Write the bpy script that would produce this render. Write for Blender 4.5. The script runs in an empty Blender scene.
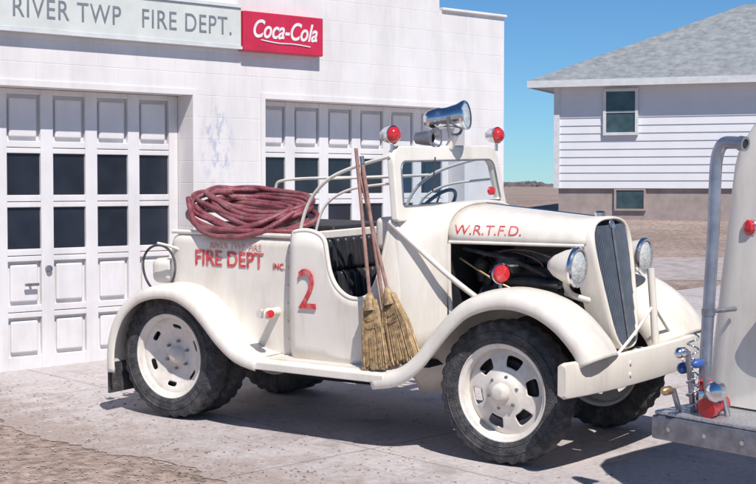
import bpy, bmesh, math, random
from mathutils import Matrix, Vector
random.seed(7)
C=bpy.context; D=bpy.data
rad=math.radians

# ---------------------------------------------------------------- materials
def mat(name,col,rough=.5,metal=0,var=.08,scale=6,bump=0,bscale=40,dirt=None,dirtamt=.0,coat=0,spec=.5,streak=0):
    m=D.materials.new(name); m.use_nodes=True; nt=m.node_tree; N=nt.nodes; L=nt.links
    b=N['Principled BSDF']; b.inputs['Roughness'].default_value=rough; b.inputs['Metallic'].default_value=metal
    b.inputs['Coat Weight'].default_value=coat; b.inputs['Specular IOR Level'].default_value=spec
    tc=N.new('ShaderNodeTexCoord')
    n=N.new('ShaderNodeTexNoise'); n.inputs['Scale'].default_value=scale; n.inputs['Detail'].default_value=2; n.inputs['Roughness'].default_value=.65
    L.new(tc.outputs['Object'],n.inputs['Vector'])
    r=N.new('ShaderNodeValToRGB'); r.color_ramp.elements[0].position=.3; r.color_ramp.elements[1].position=.7
    c=Vector(col)
    r.color_ramp.elements[0].color=(*(c*(1-var)),1); r.color_ramp.elements[1].color=(*[min(1,x*(1+var)) for x in c],1)
    L.new(n.outputs['Fac'],r.inputs['Fac'])
    out=r.outputs['Color']
    if dirt:
        n2=N.new('ShaderNodeTexNoise'); n2.inputs['Scale'].default_value=scale*.45; n2.inputs['Detail'].default_value=5; n2.inputs['Roughness'].default_value=.72
        if streak:
            mp=N.new('ShaderNodeMapping'); mp.inputs['Scale'].default_value=(streak,streak,.5); L.new(tc.outputs['Object'],mp.inputs[0]); L.new(mp.outputs[0],n2.inputs['Vector'])
        else: L.new(tc.outputs['Object'],n2.inputs['Vector'])
        r2=N.new('ShaderNodeValToRGB'); r2.color_ramp.elements[0].position=.46; r2.color_ramp.elements[1].position=.72
        r2.color_ramp.elements[1].color=(dirtamt,)*3+(1,)
        r2.color_ramp.elements[0].color=(0,0,0,1)
        L.new(n2.outputs['Fac'],r2.inputs['Fac'])
        mx=N.new('ShaderNodeMixRGB'); mx.inputs['Color2'].default_value=(*dirt,1)
        L.new(r2.outputs['Color'],mx.inputs['Fac']); L.new(out,mx.inputs['Color1']); out=mx.outputs['Color']
    L.new(out,b.inputs['Base Color'])
    if bump:
        n3=N.new('ShaderNodeTexNoise'); n3.inputs['Scale'].default_value=bscale; n3.inputs['Detail'].default_value=1
        L.new(tc.outputs['Object'],n3.inputs['Vector'])
        bp=N.new('ShaderNodeBump'); bp.inputs['Strength'].default_value=bump; bp.inputs['Distance'].default_value=.02
        L.new(n3.outputs['Fac'],bp.inputs['Height']); L.new(bp.outputs['Normal'],b.inputs['Normal'])
    return m
M={}
M['white']=mat('white_truck_paint',(.80,.75,.68),.36,0,.05,3,.05,9,dirt=(.42,.34,.27),dirtamt=.45,streak=2.2)
M['chassis']=mat('black_chassis',(.022,.022,.026),.6,0,.3,10)
M['rubber']=mat('tyre_rubber',(.045,.046,.052),.85,0,.35,20,.4,90,dirt=(.20,.18,.165),dirtamt=.65)
M['rim']=mat('rim_paint',(.78,.73,.67),.45,0,.06,8,dirt=(.38,.31,.26),dirtamt=.65)
M['chrome']=mat('chrome',(.72,.74,.78),.17,1,.08,8)
M['steel']=mat('dull_steel',(.30,.31,.35),.42,.8,.25,14)
M['pipe']=mat('galvanised_pipe',(.34,.37,.45),.34,.75,.2,10)
M['red']=mat('red_enamel',(.50,.02,.03),.3,0,.1,8,coat=.5)
M['redlens']=mat('red_lens',(.58,.025,.03),.12,0,.1,8,coat=1)
M['redpaint']=mat('red_letter_paint',(.60,.05,.06),.55,0,.3,30,dirt=(.75,.5,.46),dirtamt=.6)
M['redfade']=mat('faded_red_letter_paint',(.68,.30,.29),.55,0,.2,30,dirt=(.78,.7,.66),dirtamt=1)
M['hose']=mat('red_rubber_hose',(.21,.05,.065),.5,0,.4,14,.2,60,dirt=(.36,.18,.19),dirtamt=.6)
M['black']=mat('black_leather',(.025,.024,.028),.42,0,.3,12)
M['engine']=mat('engine_iron',(.05,.052,.058),.5,.3,.5,14,0,50,dirt=(.12,.09,.07),dirtamt=.7)
M['grille']=mat('grille_paint',(.15,.18,.23),.4,.3,.15,12)
M['core']=mat('radiator_core',(.03,.035,.045),.7,0,.3,60)
M['wood']=mat('broom_handle_wood',(.34,.19,.16),.55,0,.3,18)
M['straw']=mat('broom_straw',(.38,.26,.14),.8,0,.5,30)
M['lens']=mat('headlamp_lens',(.62,.64,.64),.1,0,.25,30,.3,60,coat=1)
M['glove']=mat('brass_fitting',(.5,.36,.2),.35,.8,.2,20)
M['blue']=mat('blue_valve_paint',(.04,.11,.35),.35,0,.1,8)
M['plate']=mat('tread_plate',(.50,.50,.52),.38,.6,.1,10,.5,60)
M['shingle']=mat('roof_shingles',(.25,.265,.28),.9,0,.25,5)
M['found']=mat('foundation_block',(.36,.30,.28),.9,0,.15,3)
M['siding']=mat('house_siding_paint',(.72,.73,.76),.6,0,.04,1.2)
M['wallw']=mat('painted_wall',(.78,.74,.73),.7,0,.05,2,0,25,dirt=(.50,.47,.46),dirtamt=.45,streak=2.5)
M['door']=mat('garage_door_paint',(.76,.735,.74),.5,0,.05,3,0,12,dirt=(.46,.43,.42),dirtamt=.4,streak=2)
M['signw']=mat('sign_board_paint',(.66,.68,.65),.6,0,.06,3,dirt=(.45,.45,.43),dirtamt=.4)
M['signg']=mat('sign_lettering',(.20,.215,.24),.6,0,.15,12)
M['signred']=mat('red_sign_enamel',(.58,.025,.07),.35,0,.1,5)
M['signtxt']=mat('white_sign_lettering',(.8,.78,.78),.5)
M['trim']=mat('window_trim',(.66,.67,.68),.6)
def glassdark(name,col,rough=.08):
    return mat(name,col,rough,0,.35,2.5,0)
M['win']=glassdark('dark_window_glass',(.02,.026,.040))
M['housewin']=glassdark('house_window_glass',(.05,.085,.10))
gm=D.materials.new('windshield_glass'); gm.use_nodes=True; nt=gm.node_tree; nt.nodes.clear()
o=nt.nodes.new('ShaderNodeOutputMaterial'); mx=nt.nodes.new('ShaderNodeMixShader'); t=nt.nodes.new('ShaderNodeBsdfTransparent'); gl=nt.nodes.new('ShaderNodeBsdfGlossy')
t.inputs[0].default_value=(.84,.9,.92,1); gl.inputs['Roughness'].default_value=.05; mx.inputs[0].default_value=.14
nt.links.new(t.outputs[0],mx.inputs[1]); nt.links.new(gl.outputs[0],mx.inputs[2]); nt.links.new(mx.outputs[0],o.inputs[0]); M['glass']=gm

def blockwall():
    m=M['wallw'].copy(); m.name='painted_block_wall'; nt=m.node_tree; N=nt.nodes; L=nt.links
    b=N['Principled BSDF']; tc=[n for n in N if n.type=='TEX_COORD'][0]
    sp=N.new('ShaderNodeSeparateXYZ'); cb=N.new('ShaderNodeCombineXYZ')
    L.new(tc.outputs['Object'],sp.inputs[0]); L.new(sp.outputs['X'],cb.inputs['X']); L.new(sp.outputs['Z'],cb.inputs['Y'])
    br=N.new('ShaderNodeTexBrick'); br.inputs['Scale'].default_value=1; br.inputs['Brick Width'].default_value=.4; br.inputs['Row Height'].default_value=.2
    br.inputs['Mortar Size'].default_value=.005; br.inputs['Mortar Smooth'].default_value=.8
    L.new(cb.outputs[0],br.inputs['Vector'])
    bp=N.new('ShaderNodeBump'); bp.inputs['Strength'].default_value=.35; bp.inputs['Distance'].default_value=.006; bp.invert=True
    L.new(br.outputs['Fac'],bp.inputs['Height']); L.new(bp.outputs['Normal'],b.inputs['Normal'])
    n=N.new('ShaderNodeTexNoise'); n.inputs['Scale'].default_value=7; n.inputs['Detail'].default_value=4; n.inputs['Roughness'].default_value=.75
    mp=N.new('ShaderNodeMapping'); mp.inputs['Scale'].default_value=(1.6,1,.7); L.new(tc.outputs['Object'],mp.inputs[0]); L.new(mp.outputs[0],n.inputs['Vector'])
    r=N.new('ShaderNodeValToRGB'); r.color_ramp.elements[0].position=.49; r.color_ramp.elements[0].color=(0,0,0,1); r.color_ramp.elements[1].position=.58; r.color_ramp.elements[1].color=(.8,.8,.8,1)
    L.new(n.outputs['Fac'],r.inputs[0])
    vm=N.new('ShaderNodeVectorMath'); vm.operation='SUBTRACT'; vm.inputs[1].default_value=(1.66,0,1.95); L.new(tc.outputs['Object'],vm.inputs[0])
    m2=N.new('ShaderNodeVectorMath'); m2.operation='MULTIPLY'; m2.inputs[1].default_value=(5.0,0,2.5); L.new(vm.outputs[0],m2.inputs[0])
    ln=N.new('ShaderNodeVectorMath'); ln.operation='LENGTH'; L.new(m2.outputs[0],ln.inputs[0])
    mr=N.new('ShaderNodeMapRange'); mr.inputs['From Min'].default_value=.6; mr.inputs['From Max'].default_value=1.1; mr.inputs['To Min'].default_value=1; mr.inputs['To Max'].default_value=0; L.new(ln.outputs['Value'],mr.inputs['Value'])
    mu=N.new('ShaderNodeMath'); mu.operation='MULTIPLY'; L.new(r.outputs[0],mu.inputs[0]); L.new(mr.outputs[0],mu.inputs[1])
    src=b.inputs['Base Color'].links[0].from_socket; mx=N.new('ShaderNodeMixRGB'); mx.inputs['Color2'].default_value=(.44,.46,.56,1)
    L.new(mu.outputs[0],mx.inputs[0]); L.new(src,mx.inputs[1]); L.new(mx.outputs[0],b.inputs['Base Color'])
    return m
M['block']=blockwall()

# ---------------------------------------------------------------- helpers
def link(o,parent=None):
    C.scene.collection.objects.link(o)
    if parent: o.parent=parent
    return o
def empty(name,mtx=None):
    e=D.objects.new(name,None); link(e); e.empty_display_size=.2
    if mtx: e.matrix_world=mtx
    return e
def mesh(name,vs,fs,m,parent=None,smooth=False,bevel=0,solid=0,sub=0,seg=2,solid_off=0):
    me=D.meshes.new(name); me.from_pydata([tuple(v) for v in vs],[],fs); me.update()
    bm=bmesh.new(); bm.from_mesh(me); bmesh.ops.recalc_face_normals(bm,faces=bm.faces); bm.to_mesh(me); bm.free()
    o=D.objects.new(name,me); link(o,parent)
    if m: me.materials.append(m)
    if smooth:
        for p in me.polygons: p.use_smooth=True
    if sub:
        s=o.modifiers.new('s','SUBSURF'); s.levels=sub; s.render_levels=sub
    if solid:
        s=o.modifiers.new('t','SOLIDIFY'); s.thickness=solid; s.offset=solid_off
    if bevel:
        b=o.modifiers.new('b','BEVEL'); b.width=bevel; b.segments=seg; b.limit_method='ANGLE'; b.angle_limit=rad(35)
        for p in me.polygons: p.use_smooth=True
        w=o.modifiers.new('w','WEIGHTED_NORMAL'); w.keep_sharp=True
    return o
def box(name,x0,x1,y0,y1,z0,z1,m,parent=None,bevel=0,seg=2,rot=None,piv=None):
    vs=[Vector((x,y,z)) for x in (x0,x1) for y in (y0,y1) for z in (z0,z1)]
    if rot:
        c=Vector(piv) if piv else Vector(((x0+x1)/2,(y0+y1)/2,(z0+z1)/2))
        R=Matrix.Rotation(rot[1],4,rot[0]); vs=[c+R@(v-c) for v in vs]
    fs=[(0,1,3,2),(4,6,7,5),(0,4,5,1),(2,3,7,6),(0,2,6,4),(1,5,7,3)]
    return mesh(name,vs,fs,m,parent,bevel=bevel,seg=seg)
def multibox(name,bs,m,parent=None,bevel=0):
    vs=[];fs=[]
    for (x0,x1,y0,y1,z0,z1) in bs:
        k=len(vs); vs+=[(x,y,z) for x in (x0,x1) for y in (y0,y1) for z in (z0,z1)]
        fs+=[tuple(k+i for i in f) for f in [(0,1,3,2),(4,6,7,5),(0,4,5,1),(2,3,7,6),(0,2,6,4),(1,5,7,3)]]
    return mesh(name,vs,fs,m,parent,bevel=bevel)
def basis(d):
    d=Vector(d).normalized(); a=Vector((0,0,1)) if abs(d.z)<.9 else Vector((1,0,0))
    u=d.cross(a).normalized(); v=d.cross(u).normalized(); return d,u,v
def lathe(name,prof,org,axis,m,parent=None,n=32,mod=None,smooth=True,closed=False,bevel=0):
    d,u,v=basis(axis); org=Vector(org); vs=[];fs=[]
    for i in range(n):
        a=2*math.pi*i/n
        for j,(s,r) in enumerate(prof):
            if mod: r=mod(i,j,r)
            vs.append(org+d*s+(u*math.cos(a)+v*math.sin(a))*r)
    P=len(prof)
    for i in range(n):
        k=(i+1)%n
        for j in range(P if closed else P-1):
            l=(j+1)%P
            fs.append((i*P+j,k*P+j,k*P+l,i*P+l))
    o=mesh(name,vs,fs,m,parent,smooth=smooth)
    if smooth:
        e=o.modifiers.new('es','EDGE_SPLIT'); e.split_angle=rad(42)
    return o
def cyl(name,a,b,r,m,parent=None,n=20,r2=None,cap=True):
    a=Vector(a);b=Vector(b);L=(b-a).length; r2=r if r2 is None else r2
    return lathe(name,[(0,0.0001),(0,r),(L,r2),(L,.0001)],a,b-a,m,parent,n)
def tube(name,pts,r,m,parent=None,cyc=False,smooth=True):
    c=D.curves.new(name,'CURVE'); c.dimensions='3D'; c.bevel_depth=r; c.bevel_resolution=3; c.resolution_u=8; c.use_fill_caps=True
    s=c.splines.new('NURBS' if smooth else 'POLY'); s.points.add(len(pts)-1)
    for i,p in enumerate(pts): s.points[i].co=(*p,1)
    if smooth: s.order_u=3; s.use_endpoint_u=not cyc
    s.use_cyclic_u=cyc
    c.materials.append(m); o=D.objects.new(name,c); return link(o,parent)
def text(name,body,size,m,parent,loc,rot,ext=.002,sx=1,shear=0,align='LEFT',space=1,off=0):
    c=D.curves.new(name,'FONT'); c.body=body; c.size=size; c.extrude=ext; c.shear=shear; c.align_x=align; c.space_character=space; c.offset=off
    c.materials.append(m); o=D.objects.new(name,c); link(o,parent); o.location=loc; o.rotation_euler=rot; o.scale=(sx,1,1); return o
def loft(name,rings,m,parent=None,closed=False,caps=False,**k):
    vs=[];fs=[];n=len(rings[0])
    for r in rings: vs+=r
    for i in range(len(rings)-1):
        for j in range(n if closed else n-1):
            l=(j+1)%n; fs.append((i*n+j,i*n+l,(i+1)*n+l,(i+1)*n+j))
    if caps:
        fs.append(tuple(range(n))); fs.append(tuple((len(rings)-1)*n+j for j in range(n)))
    return mesh(name,vs,fs,m,parent,**k)

# ---------------------------------------------------------------- ground
SL=.0314
def g(Y):
    if Y<-20: return -.38-.0314*20
    if Y<40: return -.38+SL*Y
    t=min(1,(Y-40)/15); return -.38+SL*(40+15*(t-t*t/2))
def groundmat():
    m=D.materials.new('dry_ground'); m.use_nodes=True; nt=m.node_tree;N=nt.nodes;L=nt.links; b=N['Principled BSDF']; b.inputs['Roughness'].default_value=.95
    tc=N.new('ShaderNodeTexCoord')
    def noise(s,d=4):
        n=N.new('ShaderNodeTexNoise'); n.inputs['Scale'].default_value=s; n.inputs['Detail'].default_value=d; n.inputs['Roughness'].default_value=.7; L.new(tc.outputs['Object'],n.inputs['Vector']); return n
    a=noise(.35); r=N.new('ShaderNodeValToRGB'); e=r.color_ramp.elements
    e[0].position=.35; e[0].color=(.27,.20,.165,1); e[1].position=.65; e[1].color=(.40,.315,.275,1)
    L.new(a.outputs['Fac'],r.inputs['Fac'])
    c=noise(11,7); r2=N.new('ShaderNodeValToRGB'); e=r2.color_ramp.elements
    e[0].position=.36; e[0].color=(.5,.48,.46,1); e[1].position=.66; e[1].color=(1.4,1.38,1.38,1); L.new(c.outputs['Fac'],r2.inputs['Fac'])
    mx=N.new('ShaderNodeMixRGB'); mx.blend_type='MULTIPLY'; mx.inputs[0].default_value=1
    L.new(r.outputs[0],mx.inputs[1]); L.new(r2.outputs[0],mx.inputs[2]); L.new(mx.outputs[0],b.inputs['Base Color'])
    bp=N.new('ShaderNodeBump'); bp.inputs['Strength'].default_value=.6; bp.inputs['Distance'].default_value=.03; L.new(noise(14,2).outputs['Fac'],bp.inputs['Height']); L.new(bp.outputs[0],b.inputs['Normal'])
    return m
xs=[-900,-300,-100,-40]+[x for x in range(-20,41,4)]+[60,100,300,900]
ys=[-60,-20,-8,0]+[y for y in range(3,61,3)]+[80,120,250,600,1600]
vs=[(x,y,g(y)) for y in ys for x in xs]
nx=len(xs); fs=[(j*nx+i,j*nx+i+1,(j+1)*nx+i+1,(j+1)*nx+i) for j in range(len(ys)-1) for i in range(nx-1)]
ground=mesh('ground',vs,fs,groundmat())

WA=rad(43); WO=Vector((-2.7,12.2,0)); U=Vector((math.cos(WA),math.sin(WA),0)); V=Vector((-math.sin(WA),math.cos(WA),0))
def wl(x,y): return WO+U*x+V*y
def concmat():
    m=D.materials.new('concrete'); m.use_nodes=True; nt=m.node_tree;N=nt.nodes;L=nt.links; b=N['Principled BSDF']; b.inputs['Roughness'].default_value=.85
    tc=N.new('ShaderNodeTexCoord')
    def noise(s,d=4,r=.65,w=None):
        n=N.new('ShaderNodeTexNoise'); n.inputs['Scale'].default_value=s; n.inputs['Detail'].default_value=d; n.inputs['Roughness'].default_value=r
        if w:
            mp=N.new('ShaderNodeMapping'); mp.inputs['Scale'].default_value=w; L.new(tc.outputs['Object'],mp.inputs[0]); L.new(mp.outputs[0],n.inputs['Vector'])
        else: L.new(tc.outputs['Object'],n.inputs['Vector'])
        return n
    def ramp(src,p0,c0,p1,c1):
        r=N.new('ShaderNodeValToRGB'); e=r.color_ramp.elements; e[0].position=p0;e[0].color=(*c0,1);e[1].position=p1;e[1].color=(*c1,1); L.new(src,r.inputs[0]); return r.outputs[0]
    base=ramp(noise(.7,2).outputs['Fac'],.3,(.45,.405,.40),.7,(.56,.505,.50))
    fine=ramp(noise(26,6,.8).outputs['Fac'],.3,(.72,.72,.72),.7,(1.18,1.18,1.18))
    stain=ramp(noise(1.7,5,.72).outputs['Fac'],.52,(1,1,1),.72,(.64,.61,.61))
    drip=ramp(noise(1.3,4,.75,(1.6,.35,1)).outputs['Fac'],.58,(1,1,1),.70,(.78,.76,.76))
    def mul(a,c):
        x=N.new('ShaderNodeMixRGB'); x.blend_type='MULTIPLY'; x.inputs[0].default_value=1; L.new(a,x.inputs[1]); L.new(c,x.inputs[2]); return x.outputs[0]
    out=mul(mul(mul(base,fine),stain),drip)
    sp=N.new('ShaderNodeSeparateXYZ'); L.new(tc.outputs['Object'],sp.inputs[0])
    mr=N.new('ShaderNodeMapRange'); mr.inputs['From Min'].default_value=-1.6; mr.inputs['From Max'].default_value=.3; mr.inputs['To Min'].default_value=.38; mr.inputs['To Max'].default_value=-.25; L.new(sp.outputs['X'],mr.inputs['Value'])
    ad=N.new('ShaderNodeMath'); ad.operation='ADD'; L.new(mr.outputs[0],ad.inputs[0]); L.new(noise(5,6,.75).outputs['Fac'],ad.inputs[1])
    rr=ramp(ad.outputs[0],.56,(0,0,0),.80,(.9,.9,.9))
    dx=N.new('ShaderNodeMixRGB'); dx.inputs[2].default_value=(.33,.26,.23,1); L.new(rr,dx.inputs[0]); L.new(out,dx.inputs[1]); out=dx.outputs[0]
    br=N.new('ShaderNodeTexBrick'); br.offset=0; br.inputs['Scale'].default_value=1; br.inputs['Brick Width'].default_value=3.1; br.inputs['Row Height'].default_value=3.1; br.inputs['Mortar Size'].default_value=.010; br.inputs['Mortar Smooth'].default_value=.5
    mp=N.new('ShaderNodeMapping'); mp.inputs['Location'].default_value=(.2,1.0,0); L.new(tc.outputs['Object'],mp.inputs[0]); L.new(mp.outputs[0],br.inputs['Vector'])
    j=N.new('ShaderNodeMixRGB'); j.blend_type='MULTIPLY'; j.inputs[2].default_value=(.6,.58,.58,1); L.new(br.outputs['Fac'],j.inputs[0]); L.new(out,j.inputs[1])
    L.new(j.outputs[0],b.inputs['Base Color'])
    bp=N.new('ShaderNodeBump'); bp.inputs['Strength'].default_value=.35; bp.inputs['Distance'].default_value=.01; L.new(noise(45,1).outputs['Fac'],bp.inputs['Height']); L.new(bp.outputs[0],b.inputs['Normal'])
    return m
dm=Matrix.Translation(WO)@Matrix.Rotation(WA,4,'Z')
dv=[];df=[]
xsd=[-1.5,-1.2,0,2,4,6.5,9,12]
ysd=[ .25-i*.06 for i in range(260)]
w1=0
for y in ysd:
    w1=w1*.8+random.uniform(-.05,.05)
    for i,x in enumerate(xsd):
        if i==0: x=x+.08*math.sin(y*3.1)+w1-.02*y*.5
        p=wl(x,y); dv.append((x,y,g(p.y)+.004))
nx=len(xsd)
for j in range(len(ysd)-1):
    for i in range(nx-1): df.append((j*nx+i,j*nx+i+1,(j+1)*nx+i+1,(j+1)*nx+i))
dr=mesh('driveway',dv,df,concmat()); dr.matrix_world=dm
lv=[];lf=[]
for i in range(5000):
    x=-1.5+random.gauss(-.45,.6) if random.random()<.6 else -1.5+3.0*random.random()*random.random()
    y=random.uniform(-7,-.2); p=wl(x,y); s=random.uniform(.003,.014); z=g(p.y)+.004; a=random.uniform(0,6.3); k=len(lv)
    for q in range(4):
        lv.append((p.x+math.cos(a+q*1.57)*s*random.uniform(.6,1.2),p.y+math.sin(a+q*1.57)*s,z+(random.uniform(0,.003))))
    lv.append((p.x,p.y,z+s*.5)); lf+=[(k,k+1,k+4),(k+1,k+2,k+4),(k+2,k+3,k+4),(k+3,k,k+4)]
mesh('gravel',lv,lf,mat('gravel_stones',(.31,.26,.245),.9,0,.6,3))
vs=[(-40,23,g(23)+.004),(5,20,g(20)+.004),(60,19,g(19)+.004),(-40,27,g(27)+.004),(5,24,g(24)+.004),(60,23,g(23)+.004)]
mesh('gravel_road',vs,[(0,1,4,3),(1,2,5,4)],mat('road_gravel',(.38,.33,.32),.95,0,.25,5))

# ---------------------------------------------------------------- fire station
st=empty('fire_station',dm)
T=.30; ZB=-.5; H1=4.6; H2=3.43; XS=4.58; XE=5.60; XL=-4.6
openings=[(-1.30,1.38),(2.22,4.96)]
LZ=2.40
multibox('facade_wall',[(XL,-1.30,0,T,ZB,LZ),(1.38,2.22,0,T,ZB,LZ),(4.96,XE,0,T,ZB,LZ),(XL,XS,0,T,LZ,H1),(XS,XE,0,T,LZ,H2)],M['block'],st)
multibox('side_and_back_walls',[(XE-T,XE,T,9,ZB,H2),(XL,XL+T,T,9,ZB,H2),(XL+T,XE-T,9-T,9,ZB,H2)],M['block'],st)
box('roof_deck',XL+T,XE-T,T,9-T,H2-.3,H2-.15,M['shingle'],st)
multibox('parapet_coping',[(XL-.03,XS+.03,-.04,T+.04,H1,H1+.06),(XS+.03,XE+.02,-.03,T+.04,H2,H2+.03)],M['wallw'],st,bevel=.008)
rows=[(-.5,.50),(.50,.98),(.98,1.44),(1.44,1.90),(1.90,2.40)]
for k,(a,b_) in enumerate(openings):
    yb=.27
    box('door_backing',a+.002,b_-.002,yb,yb+.028,ZB,LZ-.002,M['door'],st)
    bars=[];wins=[];pans=[]
    ncol=6; pitch=.44
    x0=(b_-.04)-pitch*ncol if k==0 else a+.06
    x1=x0+pitch*ncol
    edges=[x0+i*pitch for i in range(ncol+1)]
    bars.append((min(a+.003,edges[0]),edges[0]+.06,yb-.045,yb-.002,ZB,LZ-.003)); bars.append((edges[-1]-.06,max(b_-.003,edges[-1]-.03),yb-.045,yb-.002,ZB,LZ-.003))
    for i in range(1,ncol): bars.append((edges[i]-.06,edges[i]+.06,yb-.043,yb-.002,ZB,LZ-.003))
    for i in range(ncol):
        l=edges[i]+.06; r=edges[i+1]-.06
        for (z0,z1) in rows:
            bars.append((l,r,yb-.041,yb-.002,z0 if z0>-.4 else -.5,z0+.055 if z0>-.4 else .12))
            bars.append((l,r,yb-.041,yb-.002,z1-.05,z1-.006 if z1<2.3 else z1-.003))
            zz0=max(z0,.12 if z0<0 else z0+.055); zz1=z1-.05
            if z0 in (.98,1.44):
                wins.append((l+.003,r-.003,yb-.02,yb-.004,zz0+.003,zz1-.003))
            else: pans.append((l+.03,r-.03,yb-.034,yb-.003,zz0+.03,zz1-.03))
    multibox('door_rails',bars,M['door'],st,bevel=.005)
    multibox('door_panels',pans,M['door'],st,bevel=.022)
    multibox('door_windows',wins,M['win'],st)
    box('door_handle',x0+2.45*pitch,x0+2.75*pitch,yb-.09,yb-.07,.72,.745,M['steel'],st,bevel=.005)
    cyl('door_lock',(x0+3*pitch,yb-.043,.86),(x0+3*pitch,yb-.07,.86),.03,M['steel'],st)
    cyl('door_handle_post',(x0+2.6*pitch,yb-.043,.73),(x0+2.6*pitch,yb-.075,.73),.012,M['steel'],st)
for a,b_ in openings:
    multibox('door_trim',[(a-.05,a-.0,-.012,-.001,ZB,LZ+.05),(b_+.0,b_+.05,-.012,-.001,ZB,LZ+.05),(a,b_,-.012,-.001,LZ,LZ+.05)],M['wallw'],st)
multibox('threshold',[(a+.003,b_-.003,.16,.222,-.3,.085) for a,b_ in openings[1:]],M['found'],st)

ws=empty('fire_department_sign',dm)
box('board',-2.9,1.89,-.07,-.004,2.87,3.22,M['signw'],ws,bevel=.004)
multibox('frame',[(-2.93,1.893,-.085,-.004,3.222,3.25),(-2.93,1.893,-.085,-.004,2.84,2.868)],M['trim'],ws)
text('lettering','RIVER TWP   FIRE DEPT.',.235,M['signg'],ws,(-.47,-.0715,2.965),(rad(90),0,0),sx=.83,space=1.1)
ss=empty('soda_sign',dm)
box('board',1.90,2.87,-.10,-.004,2.83,3.20,M['signred'],ss,bevel=.01)
text('script_lettering','Coca-Cola',.235,M['signtxt'],ss,(2.385,-.1015,2.965),(rad(90),0,0),sx=.78,shear=.35,align='CENTER',off=.004)
tube('underline_swash',[(2.1,-.103,2.94),(2.3,-.103,2.915),(2.5,-.103,2.93),(2.7,-.103,2.91)],.006,M['signtxt'],ss)

# ---------------------------------------------------------------- house
HA=rad(-22); HO=Vector((4.45,36,0)); hm=Matrix.Translation(HO)@Matrix.Rotation(HA,4,'Z')
ho=empty('white_house',hm)
HL=14; HD=8; zb=1.5; zt=4.02
box('foundation',.05,HL-.05,.05,HD-.05,-.4,zb,M['found'],ho)
n=int((zt-zb)/.2)+1; h=(zt-zb)/n
for nm,(p,q,nrm) in {'front':((0,0),(HL,0),(0,-1)),'left':((0,HD),(0,0),(-1,0)),'right':((HL,0),(HL,HD),(1,0)),'back':((HL,HD),(0,HD),(0,1))}.items():
    vs=[];fs=[]
    for i in range(n):
        z0=zb+i*h;z1=z0+h; k=len(vs); o1=.024;o0=.004
        vs+=[(p[0]+nrm[0]*o1,p[1]+nrm[1]*o1,z0),(q[0]+nrm[0]*o1,q[1]+nrm[1]*o1,z0),(q[0]+nrm[0]*o0,q[1]+nrm[1]*o0,z1),(p[0]+nrm[0]*o0,p[1]+nrm[1]*o0,z1),
             (p[0]+nrm[0]*o0,p[1]+nrm[1]*o0,z0),(q[0]+nrm[0]*o0,q[1]+nrm[1]*o0,z0)]
        fs+=[(k,k+1,k+2,k+3),(k,k+4,k+5,k+1)]
    mesh('siding_'+nm,vs,fs,M['siding'],ho)
box('core',.0,HL,.0,HD,zb,zt,M['siding'],ho)
multibox('corner_boards',[(-.05,.09,-.06,.09,zb,zt),(HL-.09,HL+.05,-.06,.09,zb,zt)],M['trim'],ho)
ov=.62; of=.40; pz=.47; rh=(HD/2+ov)*pz
a=[(-ov,-of),(HL+ov,-of),(HL+ov,HD+of),(-ov,HD+of)]
r0=(HD/2,HD/2);r1=(HL-HD/2,HD/2)
zr=zt+.12
vs=[(x,y,zr) for x,y in a]+[(r0[0],r0[1],zr+rh),(r1[0],r1[1],zr+rh)]
mesh('hip_roof',vs,[(0,1,5,4),(1,2,5),(2,3,4,5),(3,0,4)],M['shingle'],ho,solid=.05)
multibox('fascia',[(-ov-.02,HL+ov+.02,-of-.03,-of,zt-.03,zr+.02),(-ov-.03,-ov,-of,HD+of,zt-.03,zr+.02),(HL+ov,HL+ov+.03,-of,HD+of,zt-.03,zr+.02)],M['trim'],ho)
box('soffit',-ov,HL+ov,-of,HD+of,zt,zt+.03,M['trim'],ho)
def hwin(nm,x,z,w,hh):
    multibox(nm+'_frame',[(x,x+w,-.10,-.026,z,z+.07),(x,x+w,-.10,-.026,z+hh-.07,z+hh),(x,x+.07,-.10,-.026,z+.07,z+hh-.07),(x+w-.07,x+w,-.10,-.026,z+.07,z+hh-.07),(x+.07,x+w-.07,-.08,-.026,z+hh/2-.02,z+hh/2+.02)],M['trim'],ho)
    box(nm+'_glass',x+.07,x+w-.07,-.06,-.027,z+.07,z+hh-.07,M['housewin'],ho)
hwin('window',1.20,2.80,.86,1.14)
hwin('window_b',7.2,2.75,1.6,1.15)
box('basement_window',1.52,2.20,-.0,.049,1.0,1.45,M['housewin'],ho)
multibox('basement_window_frame',[(1.47,1.52,-.02,.049,.95,1.49),(2.20,2.25,-.02,.049,.95,1.49),(1.52,2.20,-.02,.049,.95,1.0),(1.52,2.20,-.02,.049,1.45,1.49)],M['found'],ho)

vs=[];fs=[]
for i in range(24000):
    x=random.uniform(-90,230); hh=.9+1.0*abs(math.sin(x*.05)+.5*math.sin(x*.17+1)+.3*math.sin(x*.61))*.7
    z=.6+random.random()**1.3*hh; y=random.uniform(400,420); s=random.uniform(.2,.5); k=len(vs)
    an=random.uniform(0,6.3)
    for q in range(3):
        vs.append((x+math.cos(an+q*2.1)*s*1.6,y+random.uniform(-.1,.1),z+math.sin(an+q*2.1)*s*.7))
    fs.append((k,k+1,k+2))
mesh('distant_tree_line',vs,fs,mat('bare_tree_mass',(.20,.17,.18),1,0,.3,.2,spec=0))

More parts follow.
